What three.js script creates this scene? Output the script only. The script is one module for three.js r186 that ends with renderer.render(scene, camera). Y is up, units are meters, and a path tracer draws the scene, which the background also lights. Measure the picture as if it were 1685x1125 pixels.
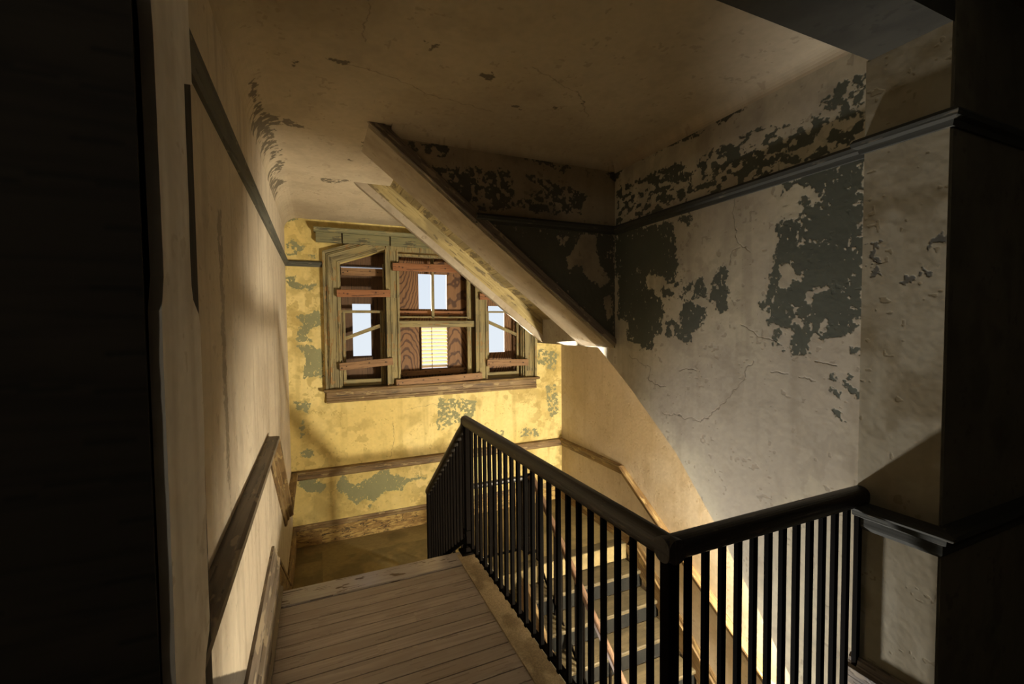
import * as THREE from 'three';
import { mergeGeometries } from 'three/addons/utils/BufferGeometryUtils.js';

// ---------------------------------------------------------------- camera, sky, sun, exposure
// World: x to the right, y up, the camera looks towards -z. "D" below is distance from the camera plane, z = -D.
const scene = new THREE.Scene();
const camera = new THREE.PerspectiveCamera(75.2, 1685 / 1125, 0.02, 200);
camera.position.set(0, 1.6, 0);
camera.rotation.order = 'YXZ';
camera.rotation.set(THREE.MathUtils.degToRad(-2.25), THREE.MathUtils.degToRad(-23.78), THREE.MathUtils.degToRad(-0.57));
const renderer = new THREE.WebGLRenderer({ antialias: true });
renderer.shadowMap.enabled = true;
renderer.toneMapping = THREE.LinearToneMapping;
renderer.toneMappingExposure = 1.0;

const SKY = 0.92, SUN = 46;
const UNSEEN_GLOBE = 62, UNSEEN_BULB_COLOR = [1, 0.89, 0.66];       // unseen globe low under the attic stair, lights the back wall
const UNSEEN_WORK = 70, UNSEEN_WORK_COLOR = [1, 0.96, 0.88];      // unseen lamp on the lower floor, lights the wall beside the well
const sun = new THREE.DirectionalLight(new THREE.Color(1, 0.93, 0.78), SUN);
sun.position.set(1.3 - 0.31 * 12, 1.6 + 0.185 * 12, -3.4 - 12);
sun.target.position.set(1.3, 1.6, -3.4);
sun.castShadow = true;
sun.shadow.mapSize.set(2048, 2048);
sun.shadow.camera.left = -5; sun.shadow.camera.right = 5; sun.shadow.camera.top = 5; sun.shadow.camera.bottom = -5;
sun.shadow.camera.near = 1; sun.shadow.camera.far = 30; sun.shadow.bias = -0.0005;
scene.add(sun, sun.target);

// ---------------------------------------------------------------- noise
function hash(x, y, s) {
  let h = (x | 0) * 374761393 + (y | 0) * 668265263 + s * 974711;
  h = Math.imul(h ^ (h >>> 13), 1274126177);
  h = Math.imul(h ^ (h >>> 15), 2246822519);
  return ((h ^ (h >>> 16)) >>> 0) / 4294967296;
}
function vn(x, y, s = 0) {
  const xi = Math.floor(x), yi = Math.floor(y); let fx = x - xi, fy = y - yi;
  fx = fx * fx * (3 - 2 * fx); fy = fy * fy * (3 - 2 * fy);
  const a = hash(xi, yi, s), b = hash(xi + 1, yi, s), c = hash(xi, yi + 1, s), d = hash(xi + 1, yi + 1, s);
  return a + (b - a) * fx + (c - a) * fy + (a - b - c + d) * fx * fy;
}
function fbm(x, y, o = 4, s = 0) {
  let v = 0, a = 0.5, n = 0;
  for (let i = 0; i < o; i++) { v += a * vn(x, y, s + i * 17); n += a; a *= 0.5; x = x * 2.03 + 11.7; y = y * 2.03 + 5.3; }
  return v / n;
}
let seedState = 20240;
const rnd = () => { seedState = (Math.imul(seedState, 1664525) + 1013904223) >>> 0; return seedState / 4294967296; };
const clamp = (v, a = 0, b = 1) => Math.min(b, Math.max(a, v));
const sstep = (a, b, v) => { const t = clamp((v - a) / (b - a)); return t * t * (3 - 2 * t); };
const mix3 = (a, b, t) => [a[0] + (b[0] - a[0]) * t, a[1] + (b[1] - a[1]) * t, a[2] + (b[2] - a[2]) * t];
const toS = (v) => 255 * (v <= 0.0031308 ? 12.92 * v : 1.055 * Math.pow(v, 1 / 2.4) - 0.055);

// a colour map and a height map of the surface point (u, v), both in metres
function surface(u0, v0, w, h, ppm, fn) {
  const W = Math.round(w * ppm), H = Math.round(h * ppm), col = new Uint8Array(W * H * 4), hgt = new Uint8Array(W * H * 4);
  for (let j = 0; j < H; j++) for (let i = 0; i < W; i++) {
    const [r, g, b, z] = fn(u0 + (i + 0.5) / ppm, v0 + (j + 0.5) / ppm), k = 4 * (j * W + i);
    col[k] = clamp(toS(clamp(r)), 0, 255); col[k + 1] = clamp(toS(clamp(g)), 0, 255); col[k + 2] = clamp(toS(clamp(b)), 0, 255); col[k + 3] = 255;
    hgt[k] = hgt[k + 1] = hgt[k + 2] = clamp(z) * 255; hgt[k + 3] = 255;
  }
  const set = (d, srgb) => {
    const t = new THREE.DataTexture(d, W, H);
    t.wrapS = t.wrapT = THREE.RepeatWrapping; t.magFilter = THREE.LinearFilter; t.minFilter = THREE.LinearMipmapLinearFilter; t.generateMipmaps = true;
    t.repeat.set(1 / w, 1 / h); t.offset.set(-u0 / w, -v0 / h); if (srgb) t.colorSpace = THREE.SRGBColorSpace; t.needsUpdate = true; return t;
  };
  return { map: set(col, true), bumpMap: set(hgt, false) };
}
const mat = (tex, bump = 0.003, rough = 0.85, o = {}) => new THREE.MeshStandardMaterial({ ...tex, bumpScale: bump, roughness: rough, ...o });

// ---------------------------------------------------------------- building helpers
const P = (x, y, D) => new THREE.Vector3(x, y, -D);
const used = {};
function numbered(n) { if (!(n in used)) { used[n] = 0; return n; } used[n]++; return n + '_' + String(used[n]).padStart(3, '0'); }
function mesh(name, geos, material, parent = scene) {
  const g = Array.isArray(geos) ? (geos.length > 1 ? mergeGeometries(geos.map((q) => (q.index ? q.toNonIndexed() : q))) : geos[0]) : geos;
  const m = new THREE.Mesh(g, material);
  m.name = parent === scene ? numbered(name) : partName(parent, name);
  m.castShadow = m.receiveShadow = true; parent.add(m); return m;
}
function partName(parent, n) { const c = (parent.userData.counts ??= {}); const k = c[n] = (c[n] ?? -1) + 1; return k ? n + '_' + String(k).padStart(3, '0') : n; }
function struct(name, geos, material, parent = scene) { const m = mesh(name, geos, material, parent); if (parent === scene) m.userData.kind = 'structure'; return m; }
function sgroup(name) { const g = new THREE.Group(); g.name = numbered(name); g.userData.kind = 'structure'; scene.add(g); return g; }
function thing(name, label, category, at = [0, 0, 0], group) {
  const g = new THREE.Group(); g.name = numbered(name); g.position.set(...at); Object.assign(g.userData, { label, category }); if (group) g.userData.group = group; scene.add(g); return g;
}
// the shape of points (a, b) pushed t deep, its axes laid along the world vectors ex, ey, ez from the origin o
function slab(pts, t, o, ex, ey, ez, holes = [], bevel = 0) {
  const s = new THREE.Shape(pts.map((p) => new THREE.Vector2(...p)));
  for (const h of holes) s.holes.push(new THREE.Path(h.map((p) => new THREE.Vector2(...p))));
  const g = new THREE.ExtrudeGeometry(s, { depth: t - 2 * bevel, bevelEnabled: bevel > 0, bevelThickness: bevel, bevelSize: bevel, bevelOffset: -bevel, bevelSegments: 1 });
  if (bevel) g.translate(0, 0, bevel);
  g.applyMatrix4(new THREE.Matrix4().makeBasis(new THREE.Vector3(...ex), new THREE.Vector3(...ey), new THREE.Vector3(...ez)).setPosition(new THREE.Vector3(...o)));
  return g;
}
const faceRight = (pts, t, x, holes) => slab(pts.map(([D, y]) => [-D, y]), t, [x, 0, 0], [0, 0, 1], [0, 1, 0], [-1, 0, 0], holes);   // (D, y), seen from +x
const faceLeft = (pts, t, x, holes) => slab(pts, t, [x, 0, 0], [0, 0, -1], [0, 1, 0], [1, 0, 0], holes);                            // (D, y), seen from -x
const faceNear = (pts, t, D, holes) => slab(pts, t, [0, 0, -D - t], [1, 0, 0], [0, 1, 0], [0, 0, 1], holes);                         // (x, y), seen from the camera's side
const faceDown = (pts, t, y) => slab(pts, t, [0, y, 0], [1, 0, 0], [0, 0, -1], [0, 1, 0]);                                           // (x, D), underside at y
const faceUp = (pts, t, y) => slab(pts, t, [0, y - t, 0], [1, 0, 0], [0, 0, -1], [0, 1, 0]);                                         // (x, D), top at y
const rect = (a, b, c, d) => [[a, b], [c, b], [c, d], [a, d]];
// a straight piece with a profile of points (out, up), from A to B; out is the way its face looks
function moulding(A, B, out, profile, m0 = 0, m1 = 0) {     // m0, m1: 1 for a mitre round an outer corner at that end
  const dir = B.clone().sub(A), L = dir.length(); dir.normalize();
  const o = out.clone().addScaledVector(dir, -out.dot(dir)).normalize(), up = new THREE.Vector3().crossVectors(dir, o);
  const s = new THREE.Shape(profile.map((p) => new THREE.Vector2(...p)));
  const g = new THREE.ExtrudeGeometry(s, { depth: L, bevelEnabled: false });
  if (m0 || m1) { const p = g.attributes.position; for (let i = 0; i < p.count; i++) p.setZ(i, p.getZ(i) < L / 2 ? p.getZ(i) - m0 * p.getX(i) : p.getZ(i) + m1 * p.getX(i)); }
  g.applyMatrix4(new THREE.Matrix4().makeBasis(o, up, dir).setPosition(A));
  return g;
}
const chamfer = (w, h, c = 0.004) => [[-w / 2 + c, -h / 2], [w / 2 - c, -h / 2], [w / 2, -h / 2 + c], [w / 2, h / 2 - c], [w / 2 - c, h / 2], [-w / 2 + c, h / 2], [-w / 2, h / 2 - c], [-w / 2, -h / 2 + c]];
// a bar of section w (along out) by h, chamfered
const bar = (A, B, out, w, h, c = 0.004) => moulding(A, B, out, chamfer(w, h, c));
const roundProfile = (w, h, r, n = 5) => { const p = []; for (const [cx, cy, a0] of [[1, -1, -90], [1, 1, 0], [-1, 1, 90], [-1, -1, 180]]) for (let i = 0; i <= n; i++) { const a = (a0 + 90 * i / n) * Math.PI / 180; p.push([cx * (w / 2 - r) + r * Math.cos(a), cy * (h / 2 - r) + r * Math.sin(a)]); } return p; };
const X = new THREE.Vector3(1, 0, 0), Y = new THREE.Vector3(0, 1, 0), Z = new THREE.Vector3(0, 0, 1), NX = new THREE.Vector3(-1, 0, 0), NZ = new THREE.Vector3(0, 0, -1);

// ---------------------------------------------------------------- sky: pale blue with thin cloud
{
  const W = 512, H = 256, d = new Float32Array(W * H * 4);
  for (let j = 0; j < H; j++) for (let i = 0; i < W; i++) {
    const el = (j + 0.5) / H * 180 - 90, a = i / W * 2 * Math.PI, up = clamp(el / 70), c = sstep(0.5, 0.75, fbm(3 + 2.2 * Math.cos(a), 3 + 2.2 * Math.sin(a) + el * 0.05, 4, 5)) * 0.35;
    const s = mix3(mix3([0.84, 0.92, 1.0], [0.45, 0.66, 1.0], up), [1, 1, 1], c), k = 4 * (j * W + i);
    d[k] = s[0] * SKY; d[k + 1] = s[1] * SKY; d[k + 2] = s[2] * SKY; d[k + 3] = 1;
  }
  const t = new THREE.DataTexture(d, W, H, THREE.RGBAFormat, THREE.FloatType);
  t.mapping = THREE.EquirectangularReflectionMapping; t.magFilter = THREE.LinearFilter; t.wrapS = THREE.RepeatWrapping; t.needsUpdate = true;
  scene.background = t;
}

// ---------------------------------------------------------------- peeling paint
// Every patch is an outline of a flake of old green paint left on the wall (or of a hole in such a flake), in metres on that wall.
const GREY = [
 ['solid', [[2.62,2.27],[2.05,2.21],[1.93,2.23],[1.92,2.21],[1.93,2.15],[2.05,2.22],[2.07,2.19],[2.04,2.07],[2.02,2.0],[2.03,1.88],[2.63,1.94]]],
 ['solid', [[2.62,2.15],[2.03,2.06],[2.03,1.88],[2.1,1.87],[2.18,1.9],[2.22,1.96],[2.27,1.98],[2.35,1.95],[2.31,1.9],[2.3,1.84],[2.22,1.8],[2.16,1.74],[2.13,1.64],[2.16,1.55],[2.21,1.52],[2.25,1.43],[2.35,1.43],[2.39,1.46],[2.5,1.48],[2.47,1.62],[2.59,1.63],[2.6,1.87]]],
 ['solid', [[2.0,1.7],[1.96,1.72],[1.8,1.69],[1.81,1.63],[1.87,1.55],[1.91,1.54],[1.93,1.49],[1.95,1.47],[1.98,1.5],[2.03,1.53],[2.04,1.58],[2.0,1.59]]],
 ['solid', [[1.9,1.82],[1.84,1.85],[1.82,1.82],[1.8,1.73],[1.9,1.74],[1.93,1.79]]],
 ['solid', [[1.77,1.85],[1.72,1.9],[1.67,1.85],[1.67,1.67],[1.72,1.63],[1.75,1.68],[1.74,1.72],[1.8,1.71],[1.79,1.77]]],
 ['speck', [[2.15,1.89],[2.02,1.89],[1.9,1.82],[1.94,1.72],[2.04,1.76],[2.15,1.77]]],
 ['speck', [[2.12,1.62],[2.0,1.63],[2.04,1.53],[2.13,1.51]]],
 ['solid', [[1.04,2.26],[1.38,2.22],[1.39,2.18],[1.37,2.18],[1.32,2.21],[1.26,2.19],[1.21,2.15],[1.21,2.11],[1.25,2.1],[1.28,2.14],[1.3,2.08],[1.31,2.03],[1.36,2.06],[1.38,2.07],[1.41,2.05],[1.41,1.91],[1.04,1.85]]],
 ['solid', [[1.41,2.01],[1.04,1.94],[1.04,1.64],[1.07,1.61],[1.07,1.54],[1.14,1.54],[1.2,1.53],[1.23,1.54],[1.26,1.5],[1.26,1.45],[1.33,1.44],[1.34,1.51],[1.31,1.54],[1.31,1.58],[1.38,1.58],[1.4,1.52],[1.36,1.48],[1.37,1.47],[1.41,1.5],[1.4,1.58],[1.44,1.59],[1.45,1.78],[1.42,1.85]]],
 ['hole', [[1.39,1.86],[1.34,1.88],[1.31,1.82],[1.27,1.82],[1.29,1.77],[1.32,1.79],[1.34,1.76],[1.39,1.76]]],
 ['hole', [[1.26,1.74],[1.17,1.74],[1.23,1.72],[1.24,1.66],[1.27,1.66]]],
 ['hole', [[1.33,1.68],[1.28,1.67],[1.31,1.64],[1.28,1.59],[1.32,1.6]]],
 ['hole', [[1.21,1.59],[1.18,1.62],[1.19,1.57],[1.21,1.55]]],
 ['hole', [[1.33,1.96],[1.29,1.96],[1.3,1.93]]],
 ['hole', [[1.25,1.95],[1.22,1.96],[1.22,1.92]]],
 ['hole', [[1.08,2.22],[1.05,2.22],[1.07,2.19]]],
 ['solid', [[1.49,1.69],[1.47,1.7],[1.46,1.67],[1.48,1.65]]],
 ['solid', [[1.09,1.5],[1.05,1.5],[1.04,1.46],[1.1,1.46]]],
 ['solid', [[1.19,1.38],[1.16,1.38],[1.13,1.35],[1.15,1.36]]],
 ['solid', [[1.09,1.41],[1.08,1.42],[1.09,1.38],[1.08,1.36],[1.09,1.37]]],
 ['solid', [[1.11,1.35],[1.04,1.32],[1.05,1.3],[1.08,1.31]]],
 ['solid', [[1.15,1.31],[1.12,1.31],[1.12,1.25],[1.15,1.27]]],
 ['solid', [[1.13,1.22],[1.12,1.22],[1.11,1.19],[1.12,1.2]]],
 ['speck', [[2.61,2.56],[2.15,2.54],[2.11,2.55],[2.0,2.51],[1.91,2.45],[1.83,2.52],[1.6,2.54],[1.48,2.52],[1.3,2.48],[1.19,2.46],[1.05,2.42],[1.04,2.31],[1.37,2.28],[1.66,2.27],[2.61,2.3]]],
 ['half', [[1.21,2.53],[1.11,2.59],[1.05,2.58],[1.05,2.38],[1.17,2.44]]],
 ['solid', [[2.36,2.69],[2.05,2.68],[1.84,2.65],[1.86,2.62],[2.05,2.66],[2.32,2.66]]],
 ['solid', [[1.83,2.68],[1.74,2.68],[1.58,2.67],[1.67,2.65],[1.81,2.67]]],
 ['solid', [[2.72,2.72],[2.57,2.7],[2.49,2.7],[2.51,2.67],[2.63,2.61],[2.73,2.66]]],
 ['solid', [[2.15,2.53],[2.08,2.55],[2.0,2.51],[2.0,2.49],[1.91,2.45],[1.92,2.4],[2.05,2.44],[2.14,2.48]]],
 ['solid', [[1.6,2.45],[1.5,2.44],[1.49,2.35],[1.57,2.37]]],
 ['solid', [[1.44,2.37],[1.36,2.38],[1.34,2.33],[1.43,2.34]]],
];
const FACING = [
 ['solid', [[0.92,2.24],[1.97,2.27],[1.98,1.41],[1.85,1.46],[1.59,1.71],[1.14,2.08],[0.98,2.22]]],
 ['hole', [[1.69,2.22],[1.82,2.24],[1.81,2.1],[1.85,2.02],[1.92,1.91],[1.85,1.85],[1.75,1.92],[1.7,2.02],[1.6,1.97],[1.57,2.06],[1.65,2.12]]],
 ['hole', [[1.88,1.78],[1.93,1.8],[1.94,1.67],[1.91,1.63]]],
 ['hole', [[1.5,2.19],[1.6,2.21],[1.56,2.12],[1.51,2.13]]],
 ['speck', [[1.05,2.21],[1.2,2.2],[1.2,2.12],[1.09,2.12]]],
 ['half', [[0.63,2.54],[1.15,2.57],[1.2,2.35],[0.92,2.29],[0.79,2.4]]],
 ['half', [[1.25,2.57],[1.59,2.52],[1.75,2.49],[1.69,2.36],[1.35,2.33],[1.2,2.38],[1.38,2.49]]],
 ['half', [[1.04,2.72],[1.38,2.71],[1.59,2.66],[1.56,2.63],[1.35,2.66],[1.04,2.71]]],
 ['solid', [[1.9,2.66],[2.06,2.73],[2.0,2.64],[1.97,2.61]]],
 ['speck', [[0.47,2.67],[0.76,2.68],[0.76,2.61],[0.59,2.58]]],
];
const BACK = [
 ['half', [[-0.27,2.46],[-0.19,2.52],[-0.09,2.43],[-0.17,2.35],[-0.25,2.34]]],
 ['solid', [[-0.05,2.36],[0.03,2.38],[0.01,2.33],[-0.06,2.33]]],
 ['solid', [[-0.28,2.11],[-0.18,2.14],[-0.2,2.07],[-0.11,2.04],[0.03,2.06],[-0.04,1.99],[-0.15,1.99],[-0.26,2.03]]],
 ['solid', [[-0.2,1.7],[0.05,1.77],[0.06,1.62],[-0.03,1.59],[-0.09,1.53],[-0.05,1.45],[-0.2,1.45],[-0.14,1.63]]],
 ['solid', [[-0.19,1.4],[-0.06,1.39],[0.06,1.33],[0.07,1.06],[-0.13,1.05],[-0.11,1.26]]],
 ['half', [[-0.23,0.81],[-0.07,0.78],[-0.11,0.68],[-0.24,0.73]]],
 ['half', [[-0.24,2.72],[-0.09,2.74],[-0.28,2.68]]],
 ['solid', [[-0.19,0.26],[-0.12,0.3],[-0.06,0.28],[-0.07,0.21],[-0.14,0.2]]],
 ['solid', [[-0.22,-0.06],[-0.15,-0.01],[-0.05,-0.02],[-0.02,-0.07],[0.05,-0.11],[0.04,-0.19],[-0.11,-0.18],[-0.21,-0.1]]],
 ['solid', [[0.15,-0.11],[0.24,-0.05],[0.26,-0.11],[0.36,-0.19],[0.42,-0.15],[0.54,-0.11],[0.63,-0.05],[0.72,-0.06],[0.73,-0.11],[0.9,-0.17],[1.12,-0.18],[1.15,-0.22],[0.93,-0.23],[0.88,-0.31],[0.71,-0.29],[0.61,-0.35],[0.5,-0.46],[0.49,-0.43],[0.55,-0.39],[0.47,-0.36],[0.37,-0.39],[0.27,-0.33],[0.25,-0.26],[0.18,-0.22]]],
 ['half', [[-0.19,0.55],[-0.15,0.6],[-0.12,0.46],[-0.18,0.42]]],
 ['half', [[-0.24,0.81],[-0.08,0.8],[-0.1,0.72],[-0.23,0.74]]],
 ['half', [[2.65,1.08],[2.9,0.98],[2.98,1.21],[2.65,1.29]]],
 ['half', [[2.76,0.78],[2.92,0.81],[2.98,0.4],[2.82,0.36]]],
 ['half', [[1.31,0.74],[1.8,0.67],[1.76,0.48],[1.3,0.33]]],
 ['half', [[2.11,0.26],[2.18,0.25],[2.16,0.15],[2.1,0.16]]],
 ['half', [[2.4,0.25],[2.7,0.2],[2.66,0.12],[2.4,0.14]]],
];
const PILAST = [
 ['half', [[1.0,1.89],[0.97,1.89],[0.97,1.78],[1.0,1.74]]],
 ['half', [[0.84,1.82],[0.79,1.88],[0.79,1.79],[0.81,1.75],[0.83,1.76]]],
 ['half', [[0.89,1.77],[0.84,1.76],[0.85,1.74],[0.89,1.74]]],
];
const CEIL = [
 ['half', [[-0.25,2.31],[-0.23,2.38],[-0.23,2.57],[-0.19,2.73],[-0.11,2.75],[-0.04,2.84],[-0.12,2.85],[-0.2,2.85],[-0.2,3.04],[-0.17,3.16],[-0.19,3.33],[-0.24,3.35],[-0.27,3.06],[-0.27,2.82],[-0.3,2.67],[-0.26,2.56]]],
 ['half', [[-0.27,3.49],[-0.16,3.4],[-0.24,3.72],[-0.19,3.91],[-0.28,4.07],[-0.3,3.85]]],
 ['solid', [[0.06,2.07],[0.18,2.06],[0.17,2.08],[0.06,2.08]]],
 ['half', [[0.44,1.81],[0.5,1.79],[0.47,1.84]]],
 ['solid', [[0.73,1.94],[0.76,1.92],[0.77,1.96],[0.74,1.96]]],
 ['half', [[0.97,2.15],[1.02,2.14],[1.02,2.16]]],
 ['half', [[1.15,2.07],[1.23,2.06],[1.21,2.09]]],
 ['half', [[1.26,1.97],[1.29,1.92],[1.3,1.99]]],
 ['half', [[0.26,2.95],[0.35,2.84],[0.47,3.1],[0.32,3.08]]],
 ['half', [[0.05,3.73],[0.25,3.71],[0.28,3.72],[0.14,3.85],[0.06,3.81]]],
 ['half', [[0.35,2.81],[0.46,2.75],[0.46,2.84],[0.38,2.84]]],
 ['half', [[0.86,2.74],[1.62,2.72],[1.77,2.9],[1.6,2.87],[1.3,2.76],[0.89,2.79]]],
 ['half', [[-0.07,2.16],[-0.05,2.16],[-0.06,2.18]]],
 ['half', [[0.21,3.25],[0.26,3.22],[0.25,3.28]]],
];
function distanceIn(poly, u, v) {   // signed distance to an outline, positive inside
  let d = 1e9, inside = false;
  for (let i = 0, j = poly.length - 1; i < poly.length; j = i++) {
    const [ax, ay] = poly[j], [bx, by] = poly[i], ex = bx - ax, ey = by - ay, t = clamp(((u - ax) * ex + (v - ay) * ey) / (ex * ex + ey * ey + 1e-12));
    d = Math.min(d, Math.hypot(u - ax - t * ex, v - ay - t * ey));
    if ((ay > v) !== (by > v) && u < (bx - ax) * (v - ay) / (by - ay) + ax) inside = !inside;
  }
  return inside ? d : -d;
}
const boxed = (list) => list.map(([kind, p]) => { const us = p.map((q) => q[0]), vs = p.map((q) => q[1]), m = 0.06; return { kind, p, a: Math.min(...us) - m, b: Math.max(...us) + m, c: Math.min(...vs) - m, d: Math.max(...vs) + m }; });
// how much of the old paint shows at (u, v), 0 or 1 with a narrow edge
function flake(list, u, v, s) {
  let m = -1; const e = (fbm(u * 22, v * 22, 4, s) - 0.5) * 0.06 + (fbm(u * 95, v * 95, 3, s + 50) - 0.5) * 0.03, fine = vn(u * 120, v * 120, s + 3);
  for (const q of list) {
    if (u < q.a || u > q.b || v < q.c || v > q.d) continue;
    const d = distanceIn(q.p, u, v) + e;
    if (q.kind === 'solid') { const h = fbm(u * 62, v * 46, 4, s + 9); m = Math.max(m, Math.min(d, (0.66 - h) * 0.12 + d * 0.2)); }
    else if (q.kind === 'hole') m = Math.min(m, -d);
    else if (q.kind === 'speck') m = Math.max(m, Math.min(d, (fbm(u * 30, v * 40, 5, s + 7) - 0.5) * 0.12));
    else m = Math.max(m, Math.min(d, (fbm(u * 40, v * 40, 5, s + 8) - 0.45) * 0.12));
  }
  return sstep(-0.003, 0.003, m + (fine - 0.5) * 0.006);
}
function near(lines, u, v, s) {      // distance to the nearest crack
  let d = 9; const w = (fbm(u * 25, v * 25, 3, s) - 0.5) * 0.035, x = u + w, y = v + (fbm(u * 25 + 9, v * 25, 3, s) - 0.5) * 0.035;
  for (const l of lines) for (let i = 1; i < l.length; i++) {
    const [ax, ay] = l[i - 1], [bx, by] = l[i], ex = bx - ax, ey = by - ay, t = clamp(((x - ax) * ex + (y - ay) * ey) / (ex * ex + ey * ey));
    d = Math.min(d, Math.hypot(x - ax - t * ex, y - ay - t * ey));
  }
  return d;
}
// plaster with blotches, dirt, fine scratches, runs of dirt, flakes of old paint and cracks
function plaster(u0, v0, w, h, ppm, s, o) {
  const list = boxed(o.flakes ?? []), cracks = o.cracks ?? [];
  return surface(u0, v0, w, h, ppm, (u, v) => {
    const big = fbm(u * 1.7, v * 1.7, 4, s), mid = fbm(u * 6, v * 6, 4, s + 40), fine = fbm(u * 45, v * 45, 2, s + 60), run = fbm(u * 16, v * 1.6, 4, s + 80);
    let c = mix3(o.base, o.second, sstep(0.38, 0.68, big));
    const st = sstep(0.52, 0.74, mid) * (o.dirt ?? 0.5); c = mix3(c, o.stain, st);
    if (o.crust) { const q = sstep(0.53, 0.6, fbm(u * 15, v * 15, 5, s + 120)) * sstep(0.4, 0.62, fbm(u * 2.6, v * 2.2, 3, s + 130)); c = mix3(c, o.stain, q * o.crust); }
    const rn = sstep(0.5, 0.8, run) * (o.runs ?? 0.25); c = mix3(c, o.stain, rn);
    const k = 0.93 + 0.14 * fine; c = [c[0] * k, c[1] * k, c[2] * k];
    let z = 0.6 + (mid - 0.5) * 0.3 + (fine - 0.5) * 0.25;
    const sp = vn(u * 70, v * 70, s + 90) * vn(u * 19, v * 19, s + 91); if (sp > 0.62) { c = mix3(c, o.stain, 0.55); z -= 0.15; }
    const f = list.length ? flake(list, u, v, s) : 0;
    if (f > 0) { const g = 0.88 + 0.24 * fbm(u * 9, v * 9, 3, s + 70); c = mix3(c, [o.old[0] * g, o.old[1] * g, o.old[2] * g], f); z -= 0.3 * f; }
    if (cracks.length) { const d = near(cracks, u, v, s + 33), q = 1 - sstep(0.0008, 0.0032, d); c = mix3(c, [0.1, 0.08, 0.058], 0.55 * q); z -= 0.35 * q; }
    if (o.more) [c, z] = o.more(u, v, c, z, f);
    return [c[0], c[1], c[2], z];
  });
}
const OLD = [0.074, 0.079, 0.06];

const greyWall = mat(plaster(0.95, -0.4, 2.95, 3.2, 400, 11, {
  base: [0.5, 0.455, 0.345], second: [0.39, 0.345, 0.28], stain: [0.26, 0.22, 0.165], old: OLD, flakes: GREY, runs: 0.4, dirt: 0.35, crust: 0.3,
  cracks: [[[1.64, 2.23], [1.64, 2.13], [1.61, 2.01], [1.55, 1.95]], [[1.6, 1.98], [1.65, 1.96], [1.67, 1.9]], [[1.59, 1.59], [1.49, 1.53], [1.4, 1.52]], [[2.01, 1.32], [1.93, 1.33], [1.87, 1.32]], [[1.43, 1.36], [1.35, 1.36]], [[1.29, 1.36], [1.22, 1.35]], [[1.52, 1.42], [1.61, 1.26], [1.72, 1.14], [1.84, 1.05], [2.15, 1.04]], [[1.22, 1.43], [1.14, 1.42]], [[2.47, 1.38], [2.25, 1.31], [2.27, 1.23], [2.12, 1.2]]],
}), 0.003);
const facingWall = mat(plaster(0.2, 1.3, 1.85, 1.5, 380, 23, { base: [0.33, 0.27, 0.19], second: [0.27, 0.215, 0.15], stain: [0.16, 0.125, 0.085], old: [0.075, 0.072, 0.056], flakes: FACING }), 0.003);
const backWall = mat(plaster(-0.3, -2.8, 3.35, 5.6, 300, 37, { base: [0.76, 0.62, 0.27], second: [0.66, 0.51, 0.185], stain: [0.42, 0.31, 0.1], old: [0.25, 0.245, 0.13], flakes: BACK, crust: 0.6, dirt: 0.6, runs: 0.35, cracks: [[[0.95, 0.62], [1.25, 0.66], [1.5, 0.6]], [[0.78, 0.55], [0.79, 0.25], [0.75, 0.1]]] }), 0.003);
const leftWall = mat(plaster(-5.25, -2.8, 4.35, 5.6, 240, 53, {
  base: [0.55, 0.475, 0.37], second: [0.48, 0.405, 0.31], stain: [0.34, 0.28, 0.21], old: [0.28, 0.235, 0.18], runs: 0.6, dirt: 0.25,
  flakes: [['solid', [[-1.75, 1.98], [-1.68, 1.98], [-1.69, 1.2], [-1.74, 0.95]]], ],  // a faint upright mark, a little darker than the wall
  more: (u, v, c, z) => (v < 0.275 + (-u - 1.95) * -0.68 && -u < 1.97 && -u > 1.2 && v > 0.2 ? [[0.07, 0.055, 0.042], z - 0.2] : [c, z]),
}), 0.003);
const rightWall = mat(plaster(0.1, -2.8, 5.2, 5.6, 240, 67, { base: [0.56, 0.475, 0.36], second: [0.5, 0.4, 0.265], stain: [0.38, 0.29, 0.18], old: OLD, dirt: 0.3, cracks: [[[2.3, 0.2], [2.0, 0.05], [1.8, 0.1], [1.6, 0.0]]] }), 0.003);
const ceilingMat = mat(plaster(-0.4, 0.7, 2.6, 4.6, 300, 71, {
  base: [0.48, 0.405, 0.295], second: [0.4, 0.33, 0.235], stain: [0.31, 0.25, 0.175], old: [0.14, 0.115, 0.08], flakes: CEIL, dirt: 0.3, runs: 0,
  cracks: [[[0.06, 2.07], [0.3, 2.1], [0.55, 2.2], [0.9, 2.25]], [[0.2, 1.3], [0.2, 1.9]], [[0.9, 1.8], [1.2, 1.9], [1.4, 2.1]]],
}), 0.003);
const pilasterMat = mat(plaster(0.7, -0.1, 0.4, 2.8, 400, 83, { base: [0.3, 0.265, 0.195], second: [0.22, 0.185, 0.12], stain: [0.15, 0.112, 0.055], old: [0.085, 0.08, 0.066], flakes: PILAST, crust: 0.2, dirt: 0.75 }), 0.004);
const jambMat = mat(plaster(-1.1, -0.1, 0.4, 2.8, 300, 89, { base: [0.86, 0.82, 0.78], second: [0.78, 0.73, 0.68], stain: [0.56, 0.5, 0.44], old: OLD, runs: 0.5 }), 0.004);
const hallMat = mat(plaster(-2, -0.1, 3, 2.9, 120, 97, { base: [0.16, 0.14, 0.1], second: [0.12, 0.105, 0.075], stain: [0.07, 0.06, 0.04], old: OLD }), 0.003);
const headerMat = mat(plaster(-0.4, 0.7, 2.6, 0.5, 240, 101, { base: [0.045, 0.041, 0.03], second: [0.036, 0.034, 0.026], stain: [0.02, 0.018, 0.013], old: OLD }), 0.003);

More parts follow.
